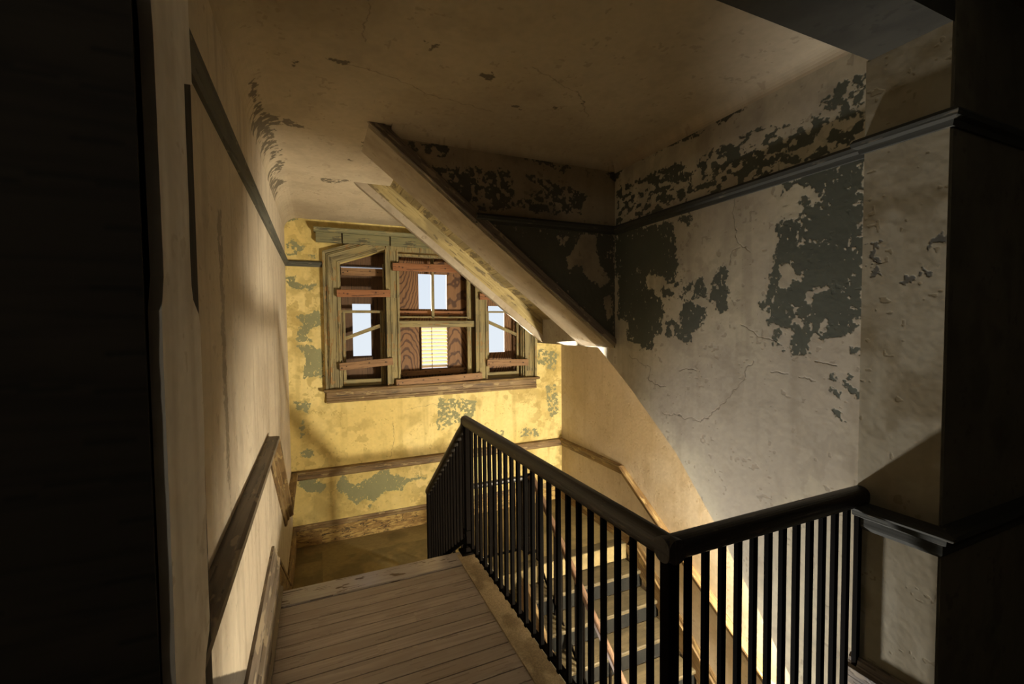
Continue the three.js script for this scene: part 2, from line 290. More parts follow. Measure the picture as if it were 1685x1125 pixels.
// wood with the grain along v
function wood(s, o) {
  return surface(0, 0, 0.4, 2.4, o.ppm ?? 320, (u, v) => {
    const bend = (fbm(u * 6, v * 1.3, 3, s) - 0.5) * 0.08, g = fbm((u + bend) * 110, v * 3, 3, s + 5), line = vn((u + bend) * 190, v * 5, s + 8), blot = fbm(u * 7, v * 4, 4, s + 14);
    let c = mix3(o.base, o.dark, sstep(0.35, 0.75, g)); c = mix3(c, o.second, sstep(0.45, 0.7, blot) * (o.blot ?? 0.6));
    let z = 0.6 + (0.5 - g) * 0.5;
    if (line > 0.86) { c = mix3(c, o.crack, 0.75); z -= 0.35; }
    if (o.worn) { const wr = fbm(u * 30, v * 9, 4, s + 21); if (wr > o.worn) { c = mix3(c, o.under, sstep(o.worn, o.worn + 0.05, wr)); z -= 0.2; } }
    if (o.knots) { const kx = Math.round(v / o.knots), kv = (kx + (hash(kx, 1, s) - 0.5) * 0.6) * o.knots, ku = 0.03 * (hash(kx, 2, s) - 0.5), dk = Math.hypot(((u + 0.2) % 0.4) - 0.2 - ku, (v - kv) * 0.8); if (dk < 0.012) c = mix3(c, o.crack, 1 - sstep(0.004, 0.012, dk)); }
    return [...c, z];
  });
}
const trimOlive = mat(wood(3, { base: [0.27, 0.225, 0.115], dark: [0.14, 0.112, 0.055], second: [0.3, 0.235, 0.1], crack: [0.05, 0.035, 0.018], worn: 0.68, under: [0.26, 0.15, 0.055] }), 0.004, 0.75);
const trimGreen = mat(wood(5, { base: [0.2, 0.19, 0.1], dark: [0.15, 0.14, 0.08], second: [0.24, 0.21, 0.1], crack: [0.05, 0.045, 0.03], worn: 0.68, under: [0.3, 0.23, 0.1] }), 0.003, 0.8);
const trimBrown = mat(wood(7, { base: [0.19, 0.115, 0.046], dark: [0.11, 0.062, 0.024], second: [0.26, 0.175, 0.08], crack: [0.03, 0.018, 0.008], worn: 0.66, under: [0.32, 0.23, 0.1] }), 0.004, 0.6);
const trimGrey = mat(wood(9, { base: [0.15, 0.115, 0.09], dark: [0.1, 0.075, 0.058], second: [0.2, 0.16, 0.12], crack: [0.03, 0.022, 0.016], worn: 0.6, under: [0.3, 0.24, 0.17] }), 0.003, 0.55);
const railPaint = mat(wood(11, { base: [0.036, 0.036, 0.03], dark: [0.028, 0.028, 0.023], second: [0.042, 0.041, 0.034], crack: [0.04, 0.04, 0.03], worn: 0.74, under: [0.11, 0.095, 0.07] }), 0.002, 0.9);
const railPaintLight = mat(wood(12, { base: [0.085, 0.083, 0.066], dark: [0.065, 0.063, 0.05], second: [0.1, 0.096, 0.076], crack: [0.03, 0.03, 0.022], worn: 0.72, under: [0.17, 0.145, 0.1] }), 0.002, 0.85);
const plankRed = mat(wood(13, { base: [0.28, 0.115, 0.046], dark: [0.2, 0.078, 0.028], second: [0.33, 0.15, 0.064], crack: [0.06, 0.022, 0.01], knots: 0.21, blot: 0.4 }), 0.002, 0.7);
const plankBrown = mat(wood(15, { base: [0.27, 0.15, 0.07], dark: [0.19, 0.1, 0.045], second: [0.31, 0.18, 0.09], crack: [0.05, 0.025, 0.012], knots: 0.24, blot: 0.4 }), 0.002, 0.7);
const flakyBoard = mat(surface(0, -1, 3.4, 0.3, 320, (u, v) => {
  const r = fbm(u * 7 + 0.6 * vn(u * 9, v * 30, 2), v * 34 + 1.5 * fbm(u * 5, v * 9, 2, 34), 4, 31), q = fbm(u * 20, v * 70, 3, 32), big = fbm(u * 3, v * 6, 3, 35);
  let c = mix3([0.46, 0.31, 0.1], [0.27, 0.16, 0.05], sstep(0.4, 0.6, q * 0.6 + big * 0.4));
  const cr = Math.abs(r - 0.5); if (cr < 0.03) c = mix3([0.06, 0.035, 0.012], c, sstep(0.006, 0.03, cr)); return [...c, 0.4 + 0.5 * sstep(0.0, 0.05, cr)];
}), 0.006, 0.7);
const plyCathedral = (s, cx) => mat(surface(0, 0, 1, 1.8, 300, (u, v) => {
  const f = cx(u, v) + 0.06 * fbm(u * 5, v * 3, 3, s) + 0.02 * fbm(u * 20, v * 20, 2, s + 1), ring = 0.5 + 0.5 * Math.sin(f * 190), g = fbm(u * 130, v * 5, 2, s + 4);
  let c = mix3([0.22, 0.108, 0.045], [0.075, 0.03, 0.012], sstep(0.55, 0.95, ring)); const k = 0.8 + 0.4 * g; return [c[0] * k, c[1] * k, c[2] * k, 0.5 + 0.3 * ring];
}), 0.001, 0.65);
const plyUpper = plyCathedral(41, (u, v) => u < 0.5 ? Math.hypot((u - 0.12) * 1.5, (v - 1.1) * 0.35) : Math.hypot(u - 0.9, (v - 0.95) * 0.9) * 0.2 + 0.09 * Math.atan2(v - 0.95, u - 0.72));
const plyLower = plyCathedral(43, (u, v) => Math.hypot((u - (u < 0.5 ? 0.2 : 0.82)) * 1.2, (v - (u < 0.5 ? 0.05 : -0.3)) * 0.32));
const boardDark = mat(wood(17, { base: [0.12, 0.065, 0.035], dark: [0.08, 0.042, 0.022], second: [0.15, 0.085, 0.045], crack: [0.02, 0.012, 0.008] }), 0.002, 0.75);
const floorWood = [0, 1, 2].map((i) => mat(wood(61 + i, { base: [0.4 + 0.024 * i, 0.345 + 0.02 * i, 0.315 + 0.02 * i], dark: [0.35, 0.3, 0.27], second: [0.33, 0.27, 0.235], crack: [0.24, 0.195, 0.17], ppm: 240 }), 0.0006, 0.55));
const nosingWood = mat(wood(65, { base: [0.46, 0.425, 0.425], dark: [0.4, 0.365, 0.36], second: [0.5, 0.47, 0.48], crack: [0.08, 0.06, 0.05], worn: 0.7, under: [0.15, 0.11, 0.08] }), 0.0006, 0.24);
const stoneCurb = mat(surface(0, 0, 0.8, 0.8, 500, (u, v) => {
  const sp = vn(u * 230, v * 230, 3), b = fbm(u * 9, v * 9, 4, 7); let c = mix3([0.5, 0.41, 0.28], [0.3, 0.235, 0.15], sstep(0.4, 0.7, b)); const k = 0.75 + 0.5 * sp; return [c[0] * k, c[1] * k, c[2] * k, 0.4 + 0.3 * sp];
}), 0.0015, 0.8);
const lino = mat(surface(0, 0, 1.6, 1.6, 240, (u, v) => { const b = fbm(u * 4, v * 4, 4, 77), q = fbm(u * 40, v * 40, 2, 78), k = 0.85 + 0.3 * q; const c = mix3([0.26, 0.2, 0.09], [0.17, 0.128, 0.056], sstep(0.4, 0.65, b)); return [c[0] * k, c[1] * k, c[2] * k, 0.5]; }), 0.001, 0.7);
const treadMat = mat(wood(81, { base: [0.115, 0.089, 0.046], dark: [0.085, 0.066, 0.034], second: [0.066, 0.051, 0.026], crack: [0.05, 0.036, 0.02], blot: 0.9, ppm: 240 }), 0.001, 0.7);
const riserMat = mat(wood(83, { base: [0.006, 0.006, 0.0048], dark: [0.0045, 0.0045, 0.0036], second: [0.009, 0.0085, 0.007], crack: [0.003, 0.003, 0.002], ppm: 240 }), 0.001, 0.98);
const iron = new THREE.MeshPhysicalMaterial({ color: new THREE.Color(0.0032, 0.0022, 0.0016), roughness: 0.85, specularIntensity: 0.08 });
const railWood = mat(wood(91, { base: [0.026, 0.022, 0.02], dark: [0.02, 0.017, 0.015], second: [0.034, 0.03, 0.027], crack: [0.015, 0.012, 0.01], worn: 0.7, under: [0.085, 0.07, 0.055] }), 0.0015, 0.42);
const white = new THREE.MeshStandardMaterial({ color: new THREE.Color(0.55, 0.53, 0.48), roughness: 0.7 });
const soffitMat = mat(plaster(0, 1.2, 2.1, 1.7, 240, 103, { base: [0.43, 0.36, 0.27], second: [0.36, 0.29, 0.21], stain: [0.23, 0.18, 0.12], old: OLD, dirt: 0.4 }), 0.004);
const stringerMat = mat(wood(95, { base: [0.42, 0.33, 0.15], dark: [0.34, 0.26, 0.11], second: [0.22, 0.17, 0.08], crack: [0.12, 0.085, 0.04], blot: 0.9, worn: 0.66, under: [0.16, 0.12, 0.06] }), 0.004, 0.75);
const lathDark = mat(wood(19, { base: [0.022, 0.016, 0.011], dark: [0.014, 0.01, 0.007], second: [0.035, 0.026, 0.018], crack: [0.005, 0.004, 0.003], ppm: 160 }), 0.003, 0.9);
const nailIron = new THREE.MeshStandardMaterial({ color: new THREE.Color(0.03, 0.022, 0.018), roughness: 0.5, metalness: 0.6 });

// ---------------------------------------------------------------- the shell
const CEIL_Y = 2.735, XL = -0.278, XR = 3.011, XG = 1.97, DB = 5.194, DF = 2.629, LAND = -0.756, D0 = 1.01, D1 = 0.774, LOW = -2.7;
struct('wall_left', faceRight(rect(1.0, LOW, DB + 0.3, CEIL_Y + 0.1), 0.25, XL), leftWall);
struct('wall_right', faceLeft(rect(0.2, LOW, DB + 0.3, CEIL_Y + 0.1), 0.25, XR), rightWall);
const OPEN = [[0.235, 0.9], [2.463, 0.9], [2.463, 2.288], [1.98, 2.455], [0.72, 2.455], [0.235, 2.288]];
struct('wall_back', faceNear(rect(XL, LOW, XR, CEIL_Y + 0.1), 0.2, DB, [OPEN]), backWall);
// the wall round the attic stair: its lower edge climbs with that stair
const EDGE = [[0.9, -0.52], [1.33, -0.02], [1.53, 0.245], [1.74, 0.5], [2.03, 0.815], [2.45, 1.15], [2.62, 1.27], [2.84, 1.42]];
const edge = (D) => { for (let i = 1; i < EDGE.length; i++) if (D <= EDGE[i][0]) { const [a, b] = [EDGE[i - 1], EDGE[i]]; return a[1] + (b[1] - a[1]) * (D - a[0]) / (b[0] - a[0]); } return 1.42; };
struct('wall_right_upper', faceLeft([[1.0, edge(1.0)], ...EDGE.slice(1), [3.86, 1.42], [3.86, CEIL_Y + 0.06], [1.0, CEIL_Y + 0.06]], 0.07, XG), greyWall);
const slope = (x) => 2.75 - 0.785 * (x - 0.28);
const xTop = 0.28 + (2.75 - CEIL_Y) / 0.785;
struct('wall_back_upper', faceNear([[xTop, CEIL_Y + 0.04], [xTop, CEIL_Y], [XG + 0.01, slope(XG + 0.01)], [XG + 0.01, CEIL_Y + 0.04]], 0.06, DF), facingWall);
// ceiling with its coves
const coveProfile = (r) => { const p = [[0, 0], [r, 0]]; for (let i = 1; i <= 8; i++) { const a = i / 8 * Math.PI / 2; p.push([r - r * Math.sin(a), -r + r * Math.cos(a)]); } return p; };
const ceiling = struct('ceiling', faceDown(rect(XL - 0.25, D0 - 0.05, XR + 0.2, DB + 0.3), 0.15, CEIL_Y), ceilingMat);
function cove(A, B, out, r) { const g = moulding(A, B, out, coveProfile(r)); const p = g.attributes.position, uv = g.attributes.uv; for (let i = 0; i < p.count; i++) uv.setXY(i, p.getX(i), -p.getZ(i)); return g; }
mesh('cove', [cove(P(XL, CEIL_Y, DB), P(XL, CEIL_Y, D0), X, 0.13)], ceilingMat, ceiling);
mesh('cove', [cove(P(XG, CEIL_Y, D0), P(XG, CEIL_Y, DF), NX, 0.07)], ceilingMat, ceiling);
mesh('cove', [cove(P(XG, CEIL_Y, DF), P(0.42, CEIL_Y, DF), Z, 0.06)], ceilingMat, ceiling);
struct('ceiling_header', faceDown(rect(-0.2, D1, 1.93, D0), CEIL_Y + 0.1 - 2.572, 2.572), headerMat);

// the piers at either side of the opening, each a core with a broken plaster skin
{
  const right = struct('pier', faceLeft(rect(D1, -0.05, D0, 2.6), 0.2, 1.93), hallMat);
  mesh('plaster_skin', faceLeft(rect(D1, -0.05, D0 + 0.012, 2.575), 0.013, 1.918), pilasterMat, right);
  const left = struct('pier', faceRight(rect(D1 - 0.01, -0.05, 1.078, 2.6), 0.2, -0.216), lathDark);
  const near = [], far = [];
  for (let y = -0.05; y <= 2.575; y += 0.025) {
    near.push([0.777 + (y > 1.62 ? 0.016 * sstep(1.62, 1.68, y) * sstep(2.12, 2.0, y) : 0) + 0.006 * (fbm(y * 9, 2, 3, 5) - 0.5) + (y < 1.05 ? 0.006 : 0), y]);
    far.push([1.006 - 0.055 * (sstep(1.61, 1.66, y) * sstep(2.05, 2.03, y)) - 0.05 * sstep(1.04, 0.98, y) - 0.012 * sstep(1.4, 1.3, y) + 0.01 * (fbm(y * 11, 7, 3, 6) - 0.5), y]);
  }
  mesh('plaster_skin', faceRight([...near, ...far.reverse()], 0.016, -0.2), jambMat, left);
}

// the dark hall the stair is seen from
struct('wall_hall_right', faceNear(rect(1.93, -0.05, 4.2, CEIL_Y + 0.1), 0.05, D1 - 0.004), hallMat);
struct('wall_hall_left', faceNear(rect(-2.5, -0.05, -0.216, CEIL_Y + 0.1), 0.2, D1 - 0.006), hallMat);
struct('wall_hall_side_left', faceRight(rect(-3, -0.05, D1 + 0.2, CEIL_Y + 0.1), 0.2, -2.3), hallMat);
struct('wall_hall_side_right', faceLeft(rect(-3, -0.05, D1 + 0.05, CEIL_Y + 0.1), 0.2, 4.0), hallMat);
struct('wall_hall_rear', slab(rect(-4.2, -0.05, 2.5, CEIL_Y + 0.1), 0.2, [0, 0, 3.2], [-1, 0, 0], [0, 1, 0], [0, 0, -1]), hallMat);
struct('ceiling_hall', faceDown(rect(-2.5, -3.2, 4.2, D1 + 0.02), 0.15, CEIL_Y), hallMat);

// ---------------------------------------------------------------- the upper floor
const floor = sgroup('floor');
{
  mesh('subfloor', [faceUp(rect(-2.5, -3.2, 4.2, D0 + 0.04), 0.16, -0.022), faceUp(rect(XL, D0 + 0.04, 0.965, 2.9), 0.16, -0.022)], boardDark, floor);
  const board = (x0, x1, a, b, i) => {
    const g = bar(P(x0, 0, (a + b) / 2), P(x1, 0, (a + b) / 2), Y, 0.022, b - a - 0.004, 0.0015);
    const uv = g.attributes.uv, s = 0.4 * hash(i, 3, 9), t = 2.1 * hash(i, 4, 9); for (let k = 0; k < uv.count; k++) uv.setXY(k, uv.getX(k) + s, uv.getY(k) + t);
    g.translate(0, -0.011 - 0.0012 * hash(i, 5, 2), 0);
    mesh('floor_board', g, floorWood[Math.floor(3 * hash(i, 6, 9))], floor);
  };
  let i = 0;
  for (let D = 2.79; D > 1.05; D -= 0.0868, i++) board(XL + 0.05, 0.852, D - 0.0868, D, i);
  for (let D = 1.05 - 0.0; D > -2.9; D -= 0.0868, i++) board(D > D1 + 0.05 ? XL + 0.08 : -2.3, D > D1 + 0.05 ? 0.852 : 4.0, D - 0.0868, D, i);
  mesh('curb', faceUp(rect(0.855, 1.04, 0.975, 2.93), 0.045, 0.004), stoneCurb, floor);
}
// a moulding whose profile stands upright whichever way it runs
function run(A, B, out, profile, mA = 0, mB = 0) {
  const d = B.clone().sub(A).normalize(), up = new THREE.Vector3().crossVectors(d, out);
  return up.y < 0 ? moulding(B, A, out, profile, mB, mA) : moulding(A, B, out, profile, mA, mB);
}
const chairProfile = [[0, -0.075], [0.012, -0.075], [0.02, -0.06], [0.02, -0.03], [0.034, -0.022], [0.036, -0.004], [0.062, 0.006], [0.066, 0.014], [0.062, 0.024], [0.05, 0.028], [0, 0.028]];
const pictureProfile = [[0, -0.03], [0.012, -0.03], [0.016, -0.012], [0.03, -0.004], [0.034, 0.012], [0.026, 0.024], [0.012, 0.03], [0, 0.03]];
const baseProfile = (h) => [[0, 0], [0.03, 0], [0.03, h - 0.07], [0.036, h - 0.064], [0.036, h - 0.045], [0.024, h - 0.036], [0.02, h - 0.012], [0.012, h], [0, h]];

// ---------------------------------------------------------------- picture rails, chair rails, baseboards
const HP = 2.262, HC = 0.925, HC2 = 0.035;
struct('trim_1', [run(P(XL, HP, 1.0), P(XL, HP, DB), X, pictureProfile), run(P(XL, HP, DB), P(0.08, HP, DB), Z, pictureProfile)], railPaintLight);
struct('trim_2', [run(P(XG, HP, D0), P(XG, HP, DF), NX, pictureProfile), run(P(XG, HP, DF), P(0.92, HP, DF), Z, pictureProfile)], railPaint);
struct('trim_3', [run(P(1.918, HP, D1), P(1.918, HP, D0 + 0.012), NX, pictureProfile, 1, 1), run(P(1.918, HP, D1), P(2.6, HP, D1), Z, pictureProfile, 1, 0)], railPaint);
// left wall: level along the upper floor, down beside the flight, level again over the half landing
struct('trim_4', run(P(XL, HC, 1.0), P(XL, HC, 2.96), X, chairProfile), trimGrey);
struct('trim_5', run(P(XL, HC, 2.95), P(XL, HC2 - 0.03, 4.12), X, chairProfile), trimBrown);
struct('trim_6', [run(P(XL, HC2, 4.09), P(XL, HC2, DB), X, chairProfile), run(P(XL, HC2, DB), P(XR, HC2, DB), Z, chairProfile), run(P(XR, HC2, 3.86), P(XR, HC2, DB), NX, chairProfile)], trimBrown);
struct('trim_7', run(P(XR, HC2 + 0.008, 3.885), P(XR, HC2 - 0.63 * 2.4, 3.885 - 2.4), NX, chairProfile), trimBrown);
struct('trim_8', [run(P(1.918, 0.875, D1), P(1.918, 0.875, D0 + 0.012), NX, chairProfile, 1, 0), run(P(1.918, 0.875, D1), P(2.6, 0.875, D1), Z, chairProfile, 1, 0)], railPaint);
struct('baseboard_left', run(P(XL, 0, 1.0), P(XL, 0, 2.99), X, [[0, 0], [0.05, 0], [0.056, 0.004], [0.056, 0.02], [0.04, 0.03], [0.036, 0.16], [0.044, 0.17], [0.044, 0.2], [0.03, 0.215], [0.026, 0.25], [0.014, 0.28], [0, 0.28]]), trimGrey);
struct('baseboard_left', [run(P(XL, 0.0, 2.97), P(XL, -0.76, 4.05), X, baseProfile(0.24)), run(P(XL, LAND, 3.98), P(XL, LAND, DB), X, baseProfile(0.23))], trimBrown);
const backBase = struct('baseboard_back', faceNear(rect(XL, LAND - 0.02, XR, LAND + 0.185), 0.025, DB - 0.025), flakyBoard);
mesh('cap', run(P(XL, LAND + 0.18, DB), P(XR, LAND + 0.18, DB), Z, [[0, 0], [0.034, 0], [0.04, 0.008], [0.034, 0.022], [0.02, 0.03], [0.014, 0.05], [0, 0.05]]), trimBrown, backBase);
struct('baseboard_right', [run(P(XR, LAND, 3.7), P(XR, LAND, DB), NX, baseProfile(0.23)), run(P(XR, LAND - 0.06, 3.82), P(XR, LAND - 0.06 - 0.723 * 2.5, 3.82 - 2.5), NX, baseProfile(0.24))], trimBrown);
struct('baseboard_right', [run(P(1.918, 0, D1), P(1.918, 0, D0 + 0.02), NX, baseProfile(0.29))], trimGrey);

// ---------------------------------------------------------------- stairs and half landing
struct('floor_half_landing', [faceUp(rect(XL, 3.79, XR, DB + 0.05), 0.16, LAND), bar(P(0.9, LAND - 0.018, 3.79), P(1.8, LAND - 0.018, 3.79), Y, 0.036, 0.04)], lino);
struct('floor_lower', faceUp(rect(XL, 0.2, XR, DB), 0.1, LOW + 0.05), lino);
struct('wall_lower', faceNear(rect(XL, LOW, XR, -0.16), 0.1, 0.3), hallMat);
struct('wall_lower_back', faceNear(rect(XL, LOW, 1.76, LAND - 0.1), 0.06, 4.4), hallMat);
{
  const t = sgroup('stair_upper');
  mesh('nosing', bar(P(XL + 0.056, -0.0185, 2.885), P(0.99, -0.0185, 2.885), Y, 0.043, 0.17, 0.006), nosingWood, t);
  for (let k = 0; k < 4; k++) {
    const y = -0.189 * k, D = 2.955 + 0.28 * k;
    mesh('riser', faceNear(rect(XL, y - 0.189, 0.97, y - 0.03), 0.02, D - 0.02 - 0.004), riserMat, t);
    if (k < 3) mesh('tread', bar(P(XL, y - 0.189 - 0.018, D + 0.13), P(0.985, y - 0.189 - 0.018, D + 0.13), Y, 0.036, 0.32, 0.008), treadMat, t);
  }
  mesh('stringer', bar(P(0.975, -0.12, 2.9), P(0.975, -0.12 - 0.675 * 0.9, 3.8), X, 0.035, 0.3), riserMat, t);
}
{
  const t = sgroup('stair_lower');
  for (let k = 0; k < 11; k++) {
    const y = LAND - 0.175 * k, D = 3.795 - 0.242 * k;
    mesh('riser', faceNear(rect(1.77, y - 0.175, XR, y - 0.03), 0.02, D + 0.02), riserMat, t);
    if (y - 0.175 > LOW) mesh('tread', bar(P(1.765, y - 0.175 - 0.018, D - 0.242 + 0.13), P(XR - 0.03, y - 0.175 - 0.018, D - 0.242 + 0.13), Y, 0.036, 0.262, 0.008), treadMat, t);
  }
  mesh('nosing', bar(P(1.765, LAND - 0.016, 3.86), P(XR - 0.03, LAND - 0.016, 3.86), Y, 0.036, 0.13, 0.008), treadMat, t);
  mesh('stringer', bar(P(1.755, LAND - 0.16, 3.82), P(1.755, LAND - 0.16 - 0.723 * 2.55, 3.82 - 2.55), X, 0.035, 0.3), trimBrown, t);
}
// the edge of the well under the railing
struct('trim_9', [faceNear(rect(0.98, -0.2, 1.97, 0.004), 0.03, D0 + 0.01), faceLeft([[1.02, -0.2], [2.95, -0.2], [2.95, 0], [1.02, 0]], 0.02, 0.975), bar(P(0.995, -0.012, 1.03), P(0.995, -0.012, 2.93), X, 0.05, 0.02), bar(P(0.98, -0.012, 1.03), P(1.96, -0.012, 1.03), Y, 0.02, 0.05)], white);

// the sloped soffit of the attic stair: bottom lip by the wall, sunk panel, far stringer, end board
{
  const t = sgroup('stair_soffit');
  const strip = (lo, hi, x0, x1, a, b, m, name) => mesh(name, faceNear([[x0, slope(x0) + lo], [x1, slope(x1) + lo], [x1, slope(x1) + hi], [x0, slope(x0) + hi]], b - a, a), m, t);
  strip(0, 0.24, xTop - 0.02, XG + 0.005, DF + 0.004, 3.08, soffitMat, 'near_lip');
  strip(0.22, 0.27, xTop + 0.24, XG + 0.02, 3.05, 3.78, stringerMat, 'panel');
  // the far stringer and, under it, a lip rounded towards the window
  const A = P(xTop - 0.02, slope(xTop - 0.02), 0), B = P(XG + 0.005, slope(XG + 0.005), 0), d = B.clone().sub(A).normalize(), up = new THREE.Vector3(-d.y, d.x, 0);
  const along = (prof) => {
    const g = new THREE.ExtrudeGeometry(new THREE.Shape(prof.map(([D, u]) => new THREE.Vector2(D - 3.7, u))), { depth: A.distanceTo(B), bevelEnabled: false });
    return g.applyMatrix4(new THREE.Matrix4().makeBasis(new THREE.Vector3(0, 0, -1), up, d).setPosition(A.clone().add(new THREE.Vector3(0, 0, -3.7))));
  };
  const lip = [[3.742, 0.06], [3.742, 0.003], [3.75, 0], [3.84, 0.016], [3.862, 0.024], [3.872, 0.036], [3.872, 0.06]];
  mesh('far_stringer', along([[3.745, 0.028], [3.83, 0.028], [3.83, 0.26], [3.745, 0.26]]), stringerMat, t);
  mesh('far_lip', along(lip), soffitMat, t);
  mesh('far_side', faceNear([[xTop + 0.1, CEIL_Y + 0.03], [xTop + 0.1, CEIL_Y - 0.05], [XG + 0.01, slope(XG) + 0.1], [XG + 0.01, CEIL_Y + 0.03]], 0.03, 3.8), leftWall, t);
  mesh('edge_bead', bar(P(xTop - 0.02, slope(xTop - 0.02) + 0.03, DF - 0.006), P(XG - 0.002, slope(XG - 0.002) + 0.03, DF - 0.006), Z, 0.02, 0.062, 0.006), trimGrey, t);
  mesh('landing_soffit', [faceDown(rect(XG + 0.02, 2.8, XR, 3.86), 0.1, 1.425), faceNear(rect(XG + 0.02, 1.43, XR, CEIL_Y), 0.05, 3.82)], soffitMat, t);
  mesh('climbing_soffit', slab([...EDGE.map(([D, y]) => [D, y + 0.003]), [2.84, 1.54], ...EDGE.slice(0, -1).reverse().map(([D, y]) => [D - 0.02, y + 0.12])], XR - XG - 0.02, [XG + 0.02, 0, 0], [0, 0, -1], [0, 1, 0], [1, 0, 0]), soffitMat, t);
}

// ---------------------------------------------------------------- railings
const BAL = 0.0205;
const handrailProfile = roundProfile(0.064, 0.074, 0.029, 6);
function baluster(t, x, D, y0, y1, w = BAL) { mesh('baluster', bar(P(x, y0, D), P(x, y1, D), X, w, w, 0.0025), iron, t); }
{
  const t = thing('railing', 'long black iron railing round the top edge of the stairwell, turning a corner in front', 'railing', [0.957, 0, -1.01]);
  const O = new THREE.Vector3(-0.957, 0, 1.01), put = (m) => { m.position.copy(O); return m; };
  const g = (x0, D0_, x1, D1_) => moulding(P(x0, 0.925, D0_), P(x1, 0.925, D1_), Math.abs(x1 - x0) > 0.3 ? Z : X, handrailProfile);
  put(mesh('handrail', [g(0.957, 1.01 - 0.032, 0.945, 2.985), g(0.957 - 0.032, 1.01, 1.925, 1.01)], railWood, t));
  for (const [x, D, w] of [[0.957, 1.01, 0.043], [0.945, 2.94, 0.046]]) {
    const n = put(mesh('newel', bar(P(x, D > 2 ? 0.006 : -0.18, D), P(x, 0.9, D), X, w, w, 0.004), iron, t));
    if (D > 2) { mesh('foot_plate', [bar(P(x, 0.004, D), P(x, 0.016, D), X, 0.12, 0.1, 0.003), bar(P(x, 0.016, D), P(x, 0.05, D), X, 0.062, 0.062, 0.004)], iron, n); mesh('collar', bar(P(x, 0.13, D), P(x, 0.165, D), X, 0.058, 0.058, 0.006), iron, n); }
  }
  put(mesh('bottom_rail', [bar(P(0.968, 0.06, 1.01), P(0.955, 0.06, 2.94), Y, 0.012, 0.034, 0.002), bar(P(0.957, 0.06, 1.01), P(1.92, 0.06, 1.01), Y, 0.012, 0.034, 0.002)], iron, t));
  for (let k = 1; k <= 22; k++) { const f = k / 22.6; mesh('baluster', bar(P(0.957 - 0.012 * f, 0.05, 1.01 + 0.0835 * k), P(0.957 - 0.012 * f, 0.9, 1.01 + 0.0835 * k), X, BAL, BAL, 0.0025), iron, t).position.copy(O); }
  for (let k = 1; k <= 13; k++) mesh('baluster', bar(P(0.957 + 0.0728 * k, 0.05, 1.01), P(0.957 + 0.0728 * k, 0.9, 1.01), X, BAL, BAL, 0.0025), iron, t).position.copy(O);
}
{
  const t = thing('stair_railing', 'black iron railing sloping down beside the upper flight to the half landing', 'railing', [0.945, 0, -2.98]);
  const O = new THREE.Vector3(-0.945, 0, 2.98), at = (D) => [0.945 - 0.018 * (D - 2.96) / 1.12, 0.86 - 0.79 * (D - 3.02) / 1.02];
  const pts = [P(0.945, 0.94, 2.955), P(0.945, 0.915, 2.968), P(0.945, 0.875, 2.995), P(...at(3.06), 3.06), P(...at(3.3), 3.3), P(...at(3.7), 3.7), P(...at(4.06), 4.06)];
  const tube = (p, r) => new THREE.TubeGeometry(new THREE.CatmullRomCurve3(p), 60, r, 10, false);
  const cap = new THREE.SphereGeometry(0.036, 12, 8).translate(...P(...at(4.06), 4.06).toArray());
  const put = (m) => { m.position.copy(O); return m; };
  put(mesh('handrail', [tube(pts, 0.036), cap], railWood, t));
  put(mesh('bottom_rail', bar(P(0.945, 0.075, 2.98), P(at(4.06)[0], at(4.06)[1] - 0.72, 4.06), X, 0.014, 0.03, 0.002), iron, t));
  const step = 0.078;
  for (let D = 3.03; D < 4.03; D += step) { const [x, y] = at(D); put(mesh('baluster', bar(P(x, y - 0.015, D), P(x, Math.max(y - 0.79, LAND + 0.02), D), X, BAL, BAL, 0.0025), iron, t)); }
  const [x, y] = at(4.06); put(mesh('newel', bar(P(x, LAND, 4.06), P(x, y, 4.06), X, 0.045, 0.045, 0.004), iron, t));
  put(mesh('baluster_pin', bar(P(0.945, 0.05, 3.04), P(0.945, -0.03, 3.04), X, 0.014, 0.014, 0.002), iron, t));
}
{
  const t = thing('landing_railing', 'short black iron railing across the edge of the half landing, seen between the nearer balusters', 'railing', [1.46, LAND, -4.09]);
  const O = new THREE.Vector3(-1.46, -LAND, 4.09), put = (m) => { m.position.copy(O); return m; };
  put(mesh('handrail', moulding(P(0.93, 0.02, 4.09), P(1.97, 0.02, 4.09), Z, roundProfile(0.055, 0.05, 0.02, 4)), railWood, t));
  put(mesh('bottom_rail', bar(P(0.93, LAND + 0.04, 4.09), P(1.97, LAND + 0.04, 4.09), Z, 0.03, 0.014, 0.002), iron, t));
  for (let k = 1; k <= 12; k++) put(mesh('baluster', bar(P(0.93 + 0.08 * k, LAND + 0.03, 4.09), P(0.93 + 0.08 * k, 0.01, 4.09), X, BAL, BAL, 0.0025), iron, t));
  const n = put(mesh('newel', bar(P(1.97, LAND, 4.07), P(1.97, 0.06, 4.07), X, 0.048, 0.048, 0.005), iron, t));
  [0.1, 0.13, 0.16].forEach((h, i) => mesh('collar', bar(P(1.97, LAND + h, 4.07), P(1.97, LAND + h + 0.02, 4.07), X, 0.07 - 0.008 * (i % 2), 0.07 - 0.008 * (i % 2), 0.006), iron, n)); mesh('foot_plate', bar(P(1.97, LAND, 4.07), P(1.97, LAND + 0.02, 4.07), X, 0.12, 0.1, 0.004), iron, n);
}
